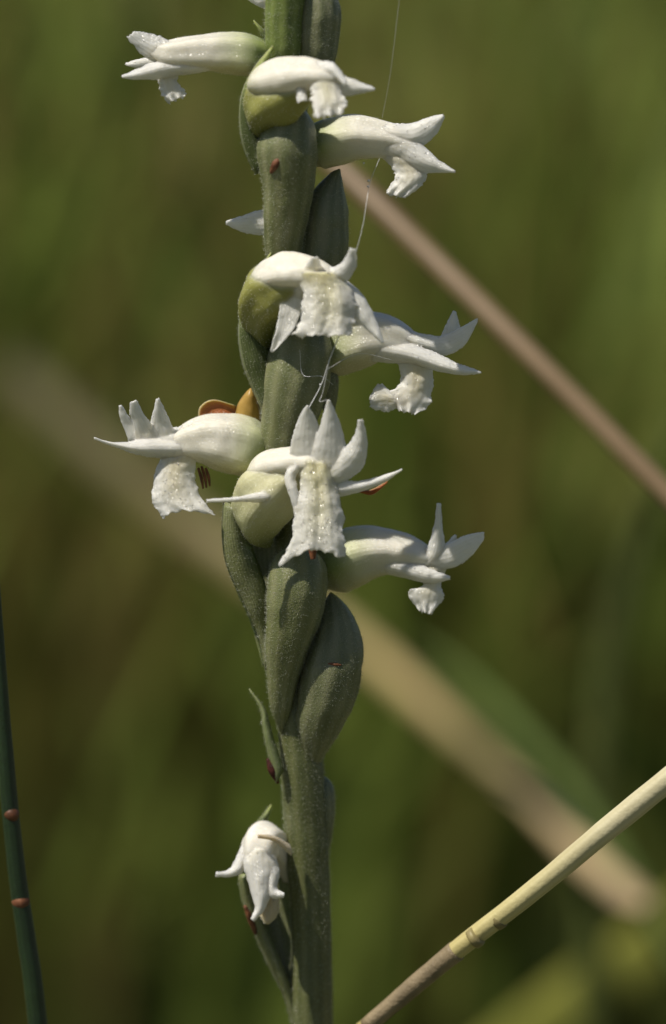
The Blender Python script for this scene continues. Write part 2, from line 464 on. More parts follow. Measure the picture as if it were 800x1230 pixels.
def make_green(name, c0, c1, tipc=None, rough=0.5, trans=0.05, speck=0.25, spots=None, tip_at=0.8, margin=None):
    m, nt, b, out = mat_new(name)
    u, v, uv = uvxy(nt)
    col = mix(nt, c0, c1, ramp(nt, [(0.3, (0, 0, 0)), (0.7, (1, 1, 1))], noise_fac(nt, 3.5, 5)))
    wv = N(nt, 'ShaderNodeTexWave', wave_type='BANDS', bands_direction='X')
    wv.inputs['Scale'].default_value = 3.4; wv.inputs['Distortion'].default_value = 1.6; wv.inputs['Detail'].default_value = 3
    nt.links.new(uv, wv.inputs['Vector'])
    col = mix(nt, col, (0.5, 0.58, 0.42), math_n(nt, 'MULTIPLY', wv.outputs['Fac'], 0.55), 'MULTIPLY')
    vz = voro(nt, 26)
    col = mix(nt, col, (0.26, 0.28, 0.19), math_n(nt, 'MULTIPLY', ramp(nt, [(0.0, (1, 1, 1)), (0.22, (0, 0, 0))], vz), speck))
    if tipc: col = mix(nt, col, tipc, ramp(nt, [(tip_at - .25, (0, 0, 0)), (tip_at + .1, (1, 1, 1))], v))
    if margin: col = mix(nt, col, margin, ramp(nt, [(0.37, (0, 0, 0)), (0.47, (1, 1, 1))], math_n(nt, 'ABSOLUTE', math_n(nt, 'SUBTRACT', u, 0.5))))
    nt.links.new(col, b.inputs['Base Color'])
    b.inputs['Roughness'].default_value = rough; b.inputs['Specular IOR Level'].default_value = 0.4
    b.inputs['Subsurface Weight'].default_value = 0.35; b.inputs['Subsurface Radius'].default_value = (.05, .07, .02); b.inputs['Subsurface Scale'].default_value = 1.0
    h = math_n(nt, 'ADD', math_n(nt, 'MULTIPLY', voro(nt, 80), -0.6), math_n(nt, 'MULTIPLY', noise_fac(nt, 9, 5), 1.5))
    bump(nt, b, h, 0.28, 0.012)
    cb = nt.nodes.new('ShaderNodeBump'); cb.inputs['Strength'].default_value = 0.8; cb.inputs['Distance'].default_value = 0.012
    nt.links.new(math_n(nt, 'MULTIPLY', voro(nt, 50), -1.0), cb.inputs['Height']); nt.links.new(cb.outputs[0], b.inputs['Coat Normal'])
    b.inputs['Coat Weight'].default_value = 0.22; b.inputs['Coat Roughness'].default_value = 0.28
    if trans: translucent(nt, b, out, col, trans)
    return m
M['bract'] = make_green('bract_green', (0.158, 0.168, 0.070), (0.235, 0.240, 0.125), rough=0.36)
M['bract_shade'] = make_green('bract_green_shaded', (0.145, 0.152, 0.074), (0.215, 0.218, 0.12), rough=0.45)  # shade put into the colour: dimmer copy of the bract green
M['bract_thin'] = make_green('bract_sheath', (0.10, 0.125, 0.04), (0.13, 0.155, 0.055), tipc=(0.34, 0.38, 0.12), trans=0.25, tip_at=0.78, margin=(0.36, 0.39, 0.20))
M['bract_pale'] = make_green('bract_pale', (0.20, 0.23, 0.10), (0.26, 0.29, 0.13), tipc=(0.30, 0.33, 0.16), trans=0.3)
M['stem'] = make_green('stem_green', (0.095, 0.105, 0.034), (0.135, 0.142, 0.058), rough=0.45, trans=0)
M['stem_bright'] = make_green('stem_upper', (0.13, 0.17, 0.035), (0.16, 0.20, 0.05), rough=0.45, trans=0)

def simple(name, c0, c1, scale=4, rough=0.6, trans=0.0, detail=4, bmp=0.3, bscale=20, bdist=.01, spec=0.4):
    m, nt, b, out = mat_new(name)
    col = mix(nt, c0, c1, ramp(nt, [(0.32, (0, 0, 0)), (0.68, (1, 1, 1))], noise_fac(nt, scale, detail)))
    nt.links.new(col, b.inputs['Base Color']); b.inputs['Roughness'].default_value = rough; b.inputs['Specular IOR Level'].default_value = spec
    bump(nt, b, noise_fac(nt, bscale, 4), bmp, bdist)
    if trans: translucent(nt, b, out, col, trans)
    return m
M['hair'] = simple('gland_hair', (0.52, 0.54, 0.43), (0.66, 0.67, 0.57), 5, 0.18, 0.4, bmp=0, spec=0.8)
M['hair_white'] = simple('petal_papillae', (0.74, 0.73, 0.66), (0.8, 0.79, 0.74), 5, 0.3, 0.3, bmp=0)
M['rust'] = simple('rust_spot', (0.07, 0.022, 0.010), (0.22, 0.085, 0.035), 22, 0.6, bmp=.6)
M['darkrust'] = simple('dark_rust_spot', (0.030, 0.008, 0.006), (0.085, 0.022, 0.014), 24, 0.75, bmp=.8, spec=.2)
M['orange'] = simple('withered_orange', (0.36, 0.085, 0.02), (0.52, 0.22, 0.07), 9, 0.6, 0.35)
M['orange'] = make_green('withered_orange_rim', (0.36, 0.075, 0.015), (0.50, 0.19, 0.05), margin=(0.50, 0.36, 0.18), trans=.3, speck=0, rough=.6)
M['ochre'] = simple('withered_ochre', (0.42, 0.26, 0.05), (0.55, 0.36, 0.10), 8, 0.4, 0.3)
M['silk'] = simple('spider_silk', (0.75, 0.75, 0.75), (0.8, 0.8, 0.8), 5, 0.2, 0.2, bmp=0, spec=0.8)

# ------------------------------------------------------------------ ground and meadow behind
def ground():
    m, nt, b, out = mat_new('soil')
    f = noise_fac(nt, 0.35, 8)
    col = ramp(nt, [(0.3, (0.05, 0.048, 0.018)), (0.5, (0.075, 0.080, 0.026)), (0.7, (0.11, 0.10, 0.045))], f)
    nt.links.new(col, b.inputs['Base Color']); b.inputs['Roughness'].default_value = 0.95
    bump(nt, b, noise_fac(nt, 1.5, 8), 0.8, 0.6)
    xs = np.concatenate([[-30000, -6000, -1500], np.linspace(-300, 300, 61), [1500, 6000, 30000]])
    ys = np.concatenate([[-30000, -6000, -1500], np.linspace(-200, 500, 71), [1500, 6000, 30000]])
    V, F = [], []
    for y in ys:
        for x in xs:
            z = -0.6 + 1.2 * noise.noise(Vector((x * .03, y * .03, 0))) + .6 * noise.noise(Vector((x * .1, y * .1, 3))) if abs(x) <= 300 and -200 <= y <= 500 else 0
            V.append((x, y, z))
    n = len(xs)
    for j in range(len(ys) - 1):
        for i in range(n - 1):
            F.append((j * n + i, j * n + i + 1, (j + 1) * n + i + 1, (j + 1) * n + i))
    o = mesh_obj('ground', V, F, m); o['kind'] = 'structure'
ground()

def grass_material():
    m, nt, b, out = mat_new('meadow_grass')
    a = N(nt, 'ShaderNodeAttribute', attribute_name='blade_colour')
    nt.links.new(a.outputs['Color'], b.inputs['Base Color']); b.inputs['Roughness'].default_value = 0.5; b.inputs['Specular IOR Level'].default_value = 0.3
    translucent(nt, b, out, a.outputs['Color'], 0.4)
    return m

def grass_mesh(name, blades, mat):
    """blades: list of (x, y, z, h, w, lean_x, lean_y, twist, colour)"""
    V, F, COL = [], [], []
    seg = 5
    for (x, y, z, h, wd, lx, ly, tw, c) in blades:
        k = len(V)
        dx, dy = math.cos(tw), math.sin(tw)
        for i in range(seg + 1):
            t = i / seg
            cx, cy, cz = x + lx * t * t, y + ly * t * t, z + h * (t - 0.18 * t * t * min(1, (abs(lx) + abs(ly)) / h))
            hw = wd / 2 * (1 - t ** 1.6) + 0.01
            V.append((cx - dx * hw, cy - dy * hw, cz)); V.append((cx + dx * hw, cy + dy * hw, cz)); COL += [c, c]
            if i: F.append((k + 2 * i - 2, k + 2 * i - 1, k + 2 * i + 1, k + 2 * i))
    o = mesh_obj(name, V, F, mat)
    at_ = o.data.attributes.new('blade_colour', 'FLOAT_COLOR', 'POINT')
    at_.data.foreach_set('color', np.array([(*c, 1) for c in COL], np.float32).ravel())
    return o

def meadow():
    rnd = random.Random(11)
    gm = grass_material()
    greens = [(0.165, 0.215, 0.040), (0.200, 0.255, 0.050), (0.135, 0.180, 0.034), (0.21, 0.245, 0.062)]
    olive = [(0.225, 0.195, 0.055), (0.25, 0.205, 0.065), (0.19, 0.17, 0.045)]
    pale = [(0.26, 0.29, 0.16), (0.29, 0.29, 0.15), (0.22, 0.26, 0.13)]
    blades = []
    for i in range(17000):
        y = 40 + 330 * rnd.random() ** 1.4
        hw = 9 + 0.22 * (40 + y)
        x = rnd.uniform(-hw, hw)
        n1 = noise.noise(Vector((x * .09, y * .03, 5.0))) - 0.12 * math.tanh(x * .08)
        n2 = noise.noise(Vector((x * .09 + 40, y * .05, 9.0)))
        if n2 < -0.35 and rnd.random() < .5: continue               # thin places
        r = rnd.random()
        if n1 > 0.15: pal = olive if r < .42 else (pale if r < .75 else greens)
        elif n1 < -0.25: pal = greens if r < .85 else pale
        else: pal = greens if r < .68 else (olive if r < .86 else pale)
        if y < 75 and pal is pale: pal = greens
        c = pal[rnd.randrange(len(pal))]; f = rnd.uniform(.8, 1.4); c = tuple(q * f for q in c)
        h = rnd.uniform(7, 18) * (1 + 0.4 * n1) + 0.04 * y
        near = y < 95
        if near: h *= 1.25
        blades.append((x, y, -1.2, h, rnd.uniform(.4, 1.0), rnd.gauss(0, 5 if near else 7), rnd.gauss(0, 6 if near else 7), rnd.uniform(-1.2, 1.2), c))
    o = grass_mesh('meadow_grass', blades, gm)
    tag(o, 'blurred mass of green and straw coloured meadow grass behind the flower spike', 'grass', kind='stuff')
meadow()

# ------------------------------------------------------------------ the orchid
BASE = at(377, 1260, 0); BASE = Vector((BASE.x + 0.05, 0.0, -0.8))
orchid = bpy.data.objects.new('orchid', None); C.objects.link(orchid); orchid.location = BASE
orchid.empty_display_size = 1
tag(orchid, 'green orchid spike with spirally set white flowers on a downy stem', 'orchid')

stem_path = [tuple(BASE), tuple(Vector((BASE.x - .02, 0, 5))), tuple(Vector((BASE.x, 0, 10))), tuple(at(376, 1230, 0)), tuple(at(375, 1130, 0)), tuple(at(370, 1020, 0)), tuple(at(364, 930, 0)), tuple(at(358, 850, 2)),
             tuple(at(356, 740, 6)), tuple(at(354, 600, 6)), tuple(at(354, 480, 4)), tuple(at(356, 350, 4)), tuple(at(354, 220, 3)), tuple(at(345, 90, 0)), tuple(at(343, 0, 0)), tuple(at(342, -90, 0)), tuple(at(344, -220, 0))]
stem_r = [.19, .165, .15, 24.5 / PX, 24 / PX, 26 / PX, 26 / PX, 25 / PX, 24 / PX, 24 / PX, 24 / PX, 23 / PX, 22 / PX, 22 / PX, 22 / PX, 20 / PX, 10 / PX]
stem = loft('stem', stem_path, stem_r, M['stem'], orchid, n=170, m=28, world=True, lump=0.05, rib=0.025, nrib=5)
hairs(stem, M['hair'], 2200, 2.6, .16, 3, tip=.3, bias=lambda c, r: c.z > ZC - 4.2)

def pod(path, radii, mat='bract', dens=2000, seed=0, **k):
    k.setdefault('lump', 0.08); k.setdefault('rib', 0.018); k.setdefault('nrib', 9)
    o = loft('bract', path, radii, M[mat], orchid, n=44, m=36, seed=seed, **k)
    hairs(o, M['hair'], dens, 2.6, .16, seed + 50, tip=.30)
    return o

def sheath(L, R, mat='bract_thin', d=(0, 0), bulge=10, seed=0, dens=2000, **k):
    o = ribbon('bract', L, R, M[mat], orchid, d=d, bulge=bulge, seed=seed, thick=6, **k)
    hairs(o, M['hair'], dens, 2.6, .16, seed + 80, tip=.30)
    return o

def spot(path, radii, mat, owner, **k):
    return loft('rusty_spot', path, radii, M[mat], owner, n=12, m=12, lump=.2, **k)

# lower bracts, from the bottom up
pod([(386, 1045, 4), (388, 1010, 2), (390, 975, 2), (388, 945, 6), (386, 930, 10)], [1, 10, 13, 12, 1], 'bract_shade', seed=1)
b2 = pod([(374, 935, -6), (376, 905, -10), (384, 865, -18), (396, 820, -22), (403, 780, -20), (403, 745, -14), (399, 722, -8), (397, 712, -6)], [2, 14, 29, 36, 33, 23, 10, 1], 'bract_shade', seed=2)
spot([(394, 797, -55), (402, 798, -56), (410, 799, -55)], [1, 2.4, 1], 'rust', b2)
b3 = pod([(338, 880, -12), (338, 850, -20), (340, 810, -30), (347, 765, -38), (355, 725, -42), (358, 695, -40), (358, 672, -34), (358, 655, -28)], [2, 13, 20, 29, 35, 36, 30, 12], 'bract', seed=3)
sheath([(268, 600), (266, 640), (272, 680), (292, 725), (310, 765), (318, 805)][::-1], [(296, 606), (298, 640), (312, 680), (322, 715), (326, 760), (322, 805)][::-1], d=(-10, -32), bulge=14, seed=4, mat='bract')
sheath([(316, 800), (300, 745), (280, 695), (274, 612)], [(332, 800), (338, 745), (340, 695), (338, 612)], 'bract_shade', d=(0, 6), bulge=-10, seed=17)  # added back wall, put in so the gap beside the ovary goes dark
b5 = sheath([(331, 942), (321, 905), (316, 880), (312, 852), (299, 828)], [(342, 925), (330, 890), (324, 868), (318, 850), (300, 827)], 'bract_pale', d=(-22, -10), bulge=5, seed=5)
spot([(321, 911, -23), (327, 925, -24), (334, 941, -22)], [1.5, 5, 1.5], 'darkrust', b5)
# middle
sheath([(315, 495), (300, 462), (289, 430), (286, 390), (297, 345), (325, 302)], [(335, 470), (328, 440), (318, 410), (308, 375), (310, 335), (328, 303)], d=(-22, -30), bulge=12, seed=6)
pod([(340, 580, -2), (341, 545, -12), (346, 505, -20), (354, 462, -24), (360, 425, -22), (360, 390, -14), (358, 370, -6)], [14, 27, 33, 39, 38, 28, 8], 'bract', seed=7, dens=2200)
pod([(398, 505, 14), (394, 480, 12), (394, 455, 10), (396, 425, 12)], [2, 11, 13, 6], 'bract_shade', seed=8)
# bract rim round the third front flower
sheath([(292, 612), (289, 595), (292, 575), (303, 557), (322, 543)], [(302, 606), (300, 592), (304, 576), (314, 562), (324, 546)], 'bract_thin', d=(-50, -62), bulge=3, seed=9)
# upper
sheath([(306, 210), (292, 178), (287, 145), (290, 112), (304, 82), (327, 54)], [(325, 195), (318, 170), (308, 150), (303, 118), (314, 90), (330, 57)], d=(-20, -34), bulge=11, seed=10)
b9 = pod([(342, 335, -4), (341, 302, -14), (343, 262, -26), (346, 220, -34), (346, 182, -38), (350, 150, -34), (352, 128, -24)], [13, 21, 26, 31, 36, 28, 10], 'bract', seed=11, dens=2200)
spot([(325, 208, -63), (332, 196, -66.5), (339, 183, -66)], [1.5, 5.5, 1.5], 'rust', b9)
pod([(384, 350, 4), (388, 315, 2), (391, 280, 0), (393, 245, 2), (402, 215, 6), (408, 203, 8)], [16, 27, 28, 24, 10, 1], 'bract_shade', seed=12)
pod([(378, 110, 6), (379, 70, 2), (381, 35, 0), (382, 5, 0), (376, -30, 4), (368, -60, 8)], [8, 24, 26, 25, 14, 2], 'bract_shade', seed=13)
pod([(341, 95, -4), (341, 60, -10), (342, 20, -12), (344, -30, -12), (346, -70, -6)], [12, 22, 23, 24, 10], 'stem_bright', seed=14)
sheath([(322, 60), (315, 45), (304, 25)], [(326, 52), (319, 38), (305, 24)], 'bract_thin', d=(2, 8), bulge=2, seed=15)

pending = []
def flower(path, radii, mat='tube', dens=200, hair=True, seed=0, **k):
    k.setdefault('rib', 0.065); k.setdefault('lump', 0.07); k.setdefault('nrib', 5)
    f = loft('flower', path, radii, M['petal'], orchid, n=60, m=44, seed=seed, **k)
    f['_spec'] = mat; pending.append((f, dens if hair else 0, seed)); return f
def hood(f, path, radii, **k):
    h = loft('hood', path, radii, M['petal'], f, n=46, m=36, lump=.14, rib=.10, nrib=3, **k); h['_spec'] = 'tube_pale'; return h
def pet(f, L, R, d=(0, 0), name='petal', mat='petal', **k):
    nb = k.pop('beads', 30); k.setdefault('thick', 2.9); k.setdefault('fringe', 0.8); k.setdefault('rough', 0.6); k.setdefault('nr', 40); k.setdefault('nc', 15)
    o = ribbon(name, L, R, M['petal'], f, d=d, **k); o['_spec'] = mat; o['_beads'] = nb; return o
def lip(f, L, R, d=(0, 0), mat='lip', name='lip', **k):
    nb = k.pop('beads', 420) // 2
    k.setdefault('fringe', 3.2); k.setdefault('ruffle', 4.0); k.setdefault('nr', 56); k.setdefault('nc', 27); k.setdefault('rough', 1.0); k.setdefault('thick', 3.3)
    o = ribbon(name, L, R, M['lip'], f, d=d, **k); o['_spec'] = mat; o['_beads'] = nb; return o

# upper left flower
f = flower([(330, 74, 4), (318, 72, 0), (296, 66, -4), (268, 63, -8), (242, 63, -10), (218, 64, -12), (198, 64, -13), (176, 60, -14)], [14, 20, 25, 23.5, 21, 18, 14, 5], seed=1)
pet(f, [(228, 44), (205, 47), (186, 41), (172, 38), (162, 37)], [(226, 76), (204, 78), (182, 74), (166, 62), (151, 44)], (-8, -18), 'dorsal_sepal', bulge=(15, 1), fringe=2.0, seed=1, root=(262, 58, 0, -14))
pet(f, [(238, 66), (205, 69), (178, 76), (158, 85), (145, 91)], [(240, 88), (212, 92), (186, 96), (162, 96), (146, 94)], (-8, -28), 'lateral_sepal', bulge=(15, 3), seed=2, root=(264, 70, 0, -12))
pet(f, [(240, 60), (205, 64), (180, 68), (160, 72), (150, 76)], [(240, 84), (212, 86), (186, 84), (164, 82), (151, 79)], (0, 12), 'lateral_sepal', bulge=3, seed=21)
lip(f, [(186, 80), (189, 100), (193, 113), (203, 125)], [(218, 80), (214, 98), (222, 108), (224, 117)], (-8, -18), mat='lip_pale', bulge=(8, 4), seed=3, beads=110, fringe=2.4)

# first front flower
f = flower([(324, 172, -14), (318, 148, -26), (326, 126, -42), (342, 114, -56), (362, 106, -68), (378, 104, -76)], [5, 22, 33, 32, 24, 14], 'ovary', seed=2)
hood(f, [(304, 112, -40), (312, 102, -50), (332, 96, -64), (356, 92, -78), (382, 91, -90), (402, 93, -98), (412, 98, -100)], [2, 18, 24, 23, 18, 12, 3])
pet(f, [(340, 98), (353, 108), (357, 125)], [(358, 90), (368, 106), (370, 123)], (-64, -102), name='lateral_sepal', bulge=(12, 3), seed=4, root=(322, 96, -6, 10))
pet(f, [(382, 73), (402, 75), (418, 97)], [(386, 97), (401, 95), (417, 106)], (-80, -116), 'dorsal_sepal', bulge=(12, 4), seed=5, root=(358, 86, 0, -11))
pet(f, [(396, 84), (416, 91), (434, 98), (451, 106)], [(394, 122), (412, 117), (432, 113), (450, 109)], (-88, -104), 'lateral_sepal', bulge=(10, 2), seed=6, root=(374, 98, 0, -12))
lip(f, [(370, 90), (374, 108), (373, 124), (378, 144)], [(404, 90), (409, 108), (416, 122), (414, 138)], (-98, -122), bulge=(7, 4), seed=7, beads=180)

# upper right flower
f = flower([(368, 186, 14), (380, 178, 12), (402, 170, 8), (430, 165, 4), (460, 168, 0), (484, 173, -4), (498, 178, -4)], [18, 26, 28, 26, 22, 16, 8], seed=3)
pet(f, [(462, 146), (492, 147), (514, 140), (533, 136)], [(468, 172), (502, 178), (524, 162), (535, 141)], (2, -18), 'dorsal_sepal', bulge=(16, 2), seed=8, root=(430, 158, 0, -15))
pet(f, [(466, 152), (502, 168), (526, 190), (548, 205)], [(464, 192), (498, 208), (524, 208), (548, 208)], (2, -28), 'lateral_sepal', bulge=(16, 2), seed=9, root=(432, 172, 0, -14))
lip(f, [(452, 184), (469, 200), (473, 214), (460, 234)], [(500, 186), (510, 204), (511, 219), (487, 239)], (-6, -22), mat='lip_pale', bulge=(10, 4), seed=10, beads=130, fringe=2.6)

# flowers on the far side, only a sepal tip showing
f = flower([(345, 268, 22), (335, 266, 28), (322, 266, 32)], [10, 13, 9], seed=4, hair=False)
pet(f, [(326, 252), (310, 252), (292, 258), (271, 265)], [(326, 282), (310, 283), (290, 279), (271, 270)], (30, 34), 'lateral_sepal', bulge=(6, 2), seed=11)
f = flower([(342, -8, 22), (330, -10, 28), (320, -10, 32)], [10, 13, 9], seed=14, hair=False)
pet(f, [(330, -25), (315, -20), (306, -10), (296, -6)], [(330, 12), (318, 11), (308, 7), (297, 0)], (28, 32), 'lateral_sepal', bulge=(6, 2), seed=12)

# second front flower
f = flower([(322, 425, -12), (312, 398, -26), (312, 370, -42), (324, 350, -58), (344, 338, -72), (362, 334, -80)], [5, 16, 26, 32, 26, 16], 'ovary', seed=5)
hood(f, [(308, 350, -46), (316, 338, -58), (336, 330, -74), (362, 328, -88), (388, 332, -98), (406, 338, -102)], [3, 19, 23, 21, 16, 7])
pet(f, [(354, 348), (361, 328), (374, 307)], [(390, 336), (387, 320), (382, 307)], (-84, -114), 'petal', bulge=(8, 2), seed=13, root=(362, 352, -16, 0))
pet(f, [(372, 314), (398, 319), (412, 312), (421, 296)], [(384, 344), (412, 341), (428, 322), (428, 298)], (-84, -118), 'dorsal_sepal', bulge=(12, 2), seed=14, root=(354, 326, 0, -13))
pet(f, [(331, 338), (336, 358), (332, 390), (324, 424)], [(346, 340), (365, 362), (354, 394), (329, 423)], (-76, -102), 'lateral_sepal', bulge=(4, -4), seed=15, root=(330, 326, -9, 2))
pet(f, [(396, 348), (410, 372), (438, 395), (460, 414)], [(414, 334), (437, 354), (453, 386), (462, 412)], (-90, -114), 'lateral_sepal', bulge=(10, 3), seed=16, root=(388, 334, -8, 10))
lip(f, [(354, 328), (362, 352), (360, 384), (348, 404)], [(408, 328), (426, 356), (428, 384), (420, 406)], (-102, -122), bulge=(14, 8), seed=17, ruffle=3, fold=4)

# middle right flower
f = flower([(378, 428, 16), (396, 420, 14), (425, 409, 10), (455, 405, 8), (482, 409, 4), (502, 414, 0)], [22, 32, 34, 28, 20, 9], seed=6)
pet(f, [(458, 379), (500, 398), (530, 402), (556, 391), (574, 381)], [(470, 412), (505, 420), (530, 428), (556, 418), (574, 387)], (8, -14), 'dorsal_sepal', bulge=(18, -3), seed=18, root=(424, 395, 0, -17))
pet(f, [(526, 410), (536, 388), (544, 373)], [(558, 406), (552, 388), (548, 374)], (4, 8), 'petal', bulge=2, seed=19)
pet(f, [(462, 400), (495, 411), (525, 423), (552, 436), (579, 446)], [(452, 436), (498, 439), (528, 447), (555, 451), (579, 449)], (8, -32), 'lateral_sepal', bulge=(20, 3), seed=20, root=(422, 414, 0, -17))
lip(f, [(472, 424), (480, 446), (478, 463), (466, 474), (478, 494)], [(518, 432), (521, 456), (519, 476), (516, 488), (498, 499)], (-2, -14), mat='lip_pale', bulge=(10, 4), seed=22, beads=170, fringe=2.6)
lip(f, [(488, 466), (472, 471), (459, 461), (450, 466), (444, 478)], [(494, 494), (478, 490), (466, 495), (452, 493), (445, 489)], (-10, -6), mat='lip_pale', name='lip_apex', bulge=(5, 3), fringe=2.5, ruffle=2, seed=23, beads=90)

# middle left flower
f = flower([(322, 556, 0), (312, 550, -2), (292, 537, -6), (268, 531, -10), (245, 528, -12), (222, 531, -14), (204, 536, -14)], [18, 28, 36, 34, 29, 20, 9], seed=7)
pet(f, [(228, 509), (206, 513), (182, 518), (160, 526)], [(232, 552), (206, 553), (186, 549), (164, 540)], (-8, -22), 'dorsal_sepal', bulge=(20, 3), seed=24, root=(264, 522, 0, -19))
pet(f, [(222, 522), (180, 524), (152, 530), (130, 530), (112, 524)], [(228, 552), (192, 551), (166, 547), (136, 537), (112, 527)], (-10, -38), 'lateral_sepal', bulge=(20, 2), seed=25, root=(262, 536, 0, -15))
pet(f, [(156, 536), (149, 516), (143, 500), (142, 486)], [(184, 534), (168, 516), (156, 501), (146, 486)], (-18, -26), 'petal', bulge=2, seed=26)
pet(f, [(162, 540), (160, 512), (155, 496), (156, 482)], [(200, 536), (186, 514), (173, 496), (164, 479)], (-22, -36), 'petal', bulge=2, seed=27)
pet(f, [(174, 540), (178, 514), (183, 496), (187, 478)], [(218, 534), (206, 508), (199, 492), (191, 477)], (-18, -30), 'dorsal_sepal', bulge=3, seed=28)
lip(f, [(204, 530), (187, 562), (182, 585), (184, 606), (196, 624)], [(240, 536), (235, 566), (238, 586), (247, 604), (264, 622)], (-12, -38), mat='lip_pale', bulge=(12, 8), seed=29, beads=380, ruffle=3, arch=9)
for i, (x0, y0, x1, y1) in enumerate(((238, 562, 244, 587), (242, 560, 248, 586), (247, 562, 252, 584))):
    loft('withered_filament', [(x0, y0, 0), ((x0 + x1) / 2 + 1, (y0 + y1) / 2, -2), (x1, y1, -3)], [1.5, 2, 1], M['rust'], f, n=10, m=8)

# third front flower
f = flower([(322, 655, -8), (312, 634, -24), (314, 610, -44), (326, 590, -62), (344, 574, -76), (360, 568, -84)], [5, 24, 35, 37, 28, 16], 'ovary_white', seed=8)
hood(f, [(302, 582, -50), (312, 568, -60), (330, 560, -74), (354, 556, -88), (380, 556, -98), (398, 560, -102)], [3, 17, 20, 18, 15, 7])
pet(f, [(328, 586), (312, 590), (285, 596), (247, 599)], [(332, 603), (314, 604), (285, 603), (247, 604)], (-84, -112), 'lateral_sepal', bulge=(8, 2), seed=30, root=(344, 586, 4, -10))
pet(f, [(346, 564), (349, 530), (359, 500), (368, 486)], [(396, 560), (388, 525), (380, 503), (370, 486)], (-96, -112), 'petal', bulge=(8, 1), seed=31)
pet(f, [(358, 566), (378, 525), (387, 500), (393, 479)], [(424, 562), (412, 517), (404, 495), (396, 479)], (-101, -116), 'dorsal_sepal', bulge=(9, 1), seed=32)
pet(f, [(380, 562), (412, 538), (426, 520), (429, 503)], [(404, 586), (435, 564), (442, 535), (436, 502)], (-100, -124), 'petal', bulge=(9, 3), seed=33)
pet(f, [(390, 574), (430, 577), (460, 570), (484, 562)], [(396, 600), (430, 592), (460, 581), (484, 565)], (-98, -114), 'lateral_sepal', bulge=(7, 2), seed=34)
pet(f, [(346, 560), (341, 574), (346, 592), (354, 616)], [(376, 556), (357, 570), (359, 590), (366, 614)], (-104, -114), 'petal', bulge=(5, 2), seed=35)
lip(f, [(358, 552), (359, 585), (353, 615), (349, 645), (332, 682)], [(400, 556), (407, 590), (414, 618), (414, 642), (417, 674)], (-102, -126), bulge=(14, 10), seed=36, beads=480, fringe=3.4, ruffle=3, arch=15, fold=4)
loft('withered_filament', [(398, 568, -86), (404, 564, -86), (408, 556, -84)], [2, 5, 2], M['rust'], f, n=10, m=8)
ribbon('withered_petal', [(430, 586), (445, 588), (466, 577)], [(432, 592), (448, 594), (466, 580)], M['orange'], f, d=(-90, -92), bulge=2, seed=37)

# lower right flower
f = flower([(384, 688, 16), (402, 680, 14), (426, 669, 10), (456, 663, 8), (486, 665, 4), (512, 671, 0), (526, 674, 0)], [22, 33, 35, 29, 23, 15, 7], seed=9)
pet(f, [(510, 662), (521, 630), (524, 603)], [(534, 664), (532, 630), (530, 603)], (-4, -20), 'petal', bulge=(8, 2), seed=38, root=(504, 680, -9, -3))
pet(f, [(506, 655), (535, 652), (560, 642), (582, 638)], [(508, 684), (540, 684), (564, 671), (582, 648)], (4, -22), 'dorsal_sepal', bulge=(14, -2), seed=39, root=(476, 660, 0, -13))
pet(f, [(518, 670), (536, 652), (546, 641)], [(538, 672), (547, 655), (549, 643)], (-2, -4), 'petal', bulge=2, seed=40)
pet(f, [(484, 668), (518, 682), (542, 692)], [(482, 694), (514, 701), (542, 697)], (4, -26), 'lateral_sepal', bulge=(16, 2), seed=41, root=(450, 674, 0, -13))
lip(f, [(490, 682), (508, 702), (489, 712), (504, 735)], [(538, 680), (530, 704), (534, 718), (518, 739)], (-4, -16), mat='lip_pale', bulge=(8, 4), seed=42, beads=100, fringe=2.4)

# lowest flower, half opened, tucked against the stem
DOFF = 22.0
f = flower([(348, 1062, 0), (338, 1030, -14), (326, 1012, -28), (314, 1014, -44), (312, 1038, -56), (315, 1062, -62), (316, 1080, -62)], [5, 14, 20, 24, 18, 12, 4], 'bud', seed=10, dens=150, rib=.07)
sheath([(300, 1000), (306, 990), (316, 978), (325, 966)], [(318, 998), (320, 988), (324, 978), (327, 967)], 'bract_thin', d=(-14, -8), bulge=3, seed=43)
pet(f, [(288, 1018), (280, 1036), (272, 1045), (258, 1047)], [(302, 1038), (292, 1048), (276, 1054), (258, 1053)], (-46, -68), 'lateral_sepal', mat='bud', bulge=(10, 2), seed=44, root=(304, 1008, -9, 2))
pet(f, [(337, 1046), (334, 1066), (343, 1072)], [(314, 1052), (325, 1078), (342, 1079)], (-60, -84), 'petal', mat='bud', bulge=(12, 2), seed=45, root=(316, 1028, 12, -2))
pet(f, [(291, 1038), (299, 1066), (305, 1090), (300, 1104)], [(335, 1038), (330, 1064), (319, 1092), (305, 1108)], (-60, -86), 'dorsal_sepal', mat='bud', bulge=(14, 2), seed=46, root=(312, 1020, -13, 0))
pet(f, [(310, 1062), (311, 1086), (310, 1098), (317, 1110)], [(330, 1062), (336, 1082), (334, 1100), (323, 1111)], (-58, -70), 'lip', mat='bud_lip', bulge=(8, 4), seed=47)
pet(f, [(308, 1002), (328, 1003), (348, 1013)], [(309, 1007), (328, 1011), (351, 1030)], (-78, -58), 'lateral_sepal', mat='faded', bulge=3, seed=48)
b = sheath([(352, 1240), (340, 1195), (320, 1155), (303, 1115), (290, 1080), (285, 1048)], [(362, 1240), (352, 1190), (338, 1155), (320, 1115), (306, 1080), (303, 1046)], 'bract', d=(-14, -44), bulge=7, seed=46)
spot([(294, 1088, -47), (301, 1104, -44), (307, 1122, -41)], [2, 4.5, 2], 'rust', b)
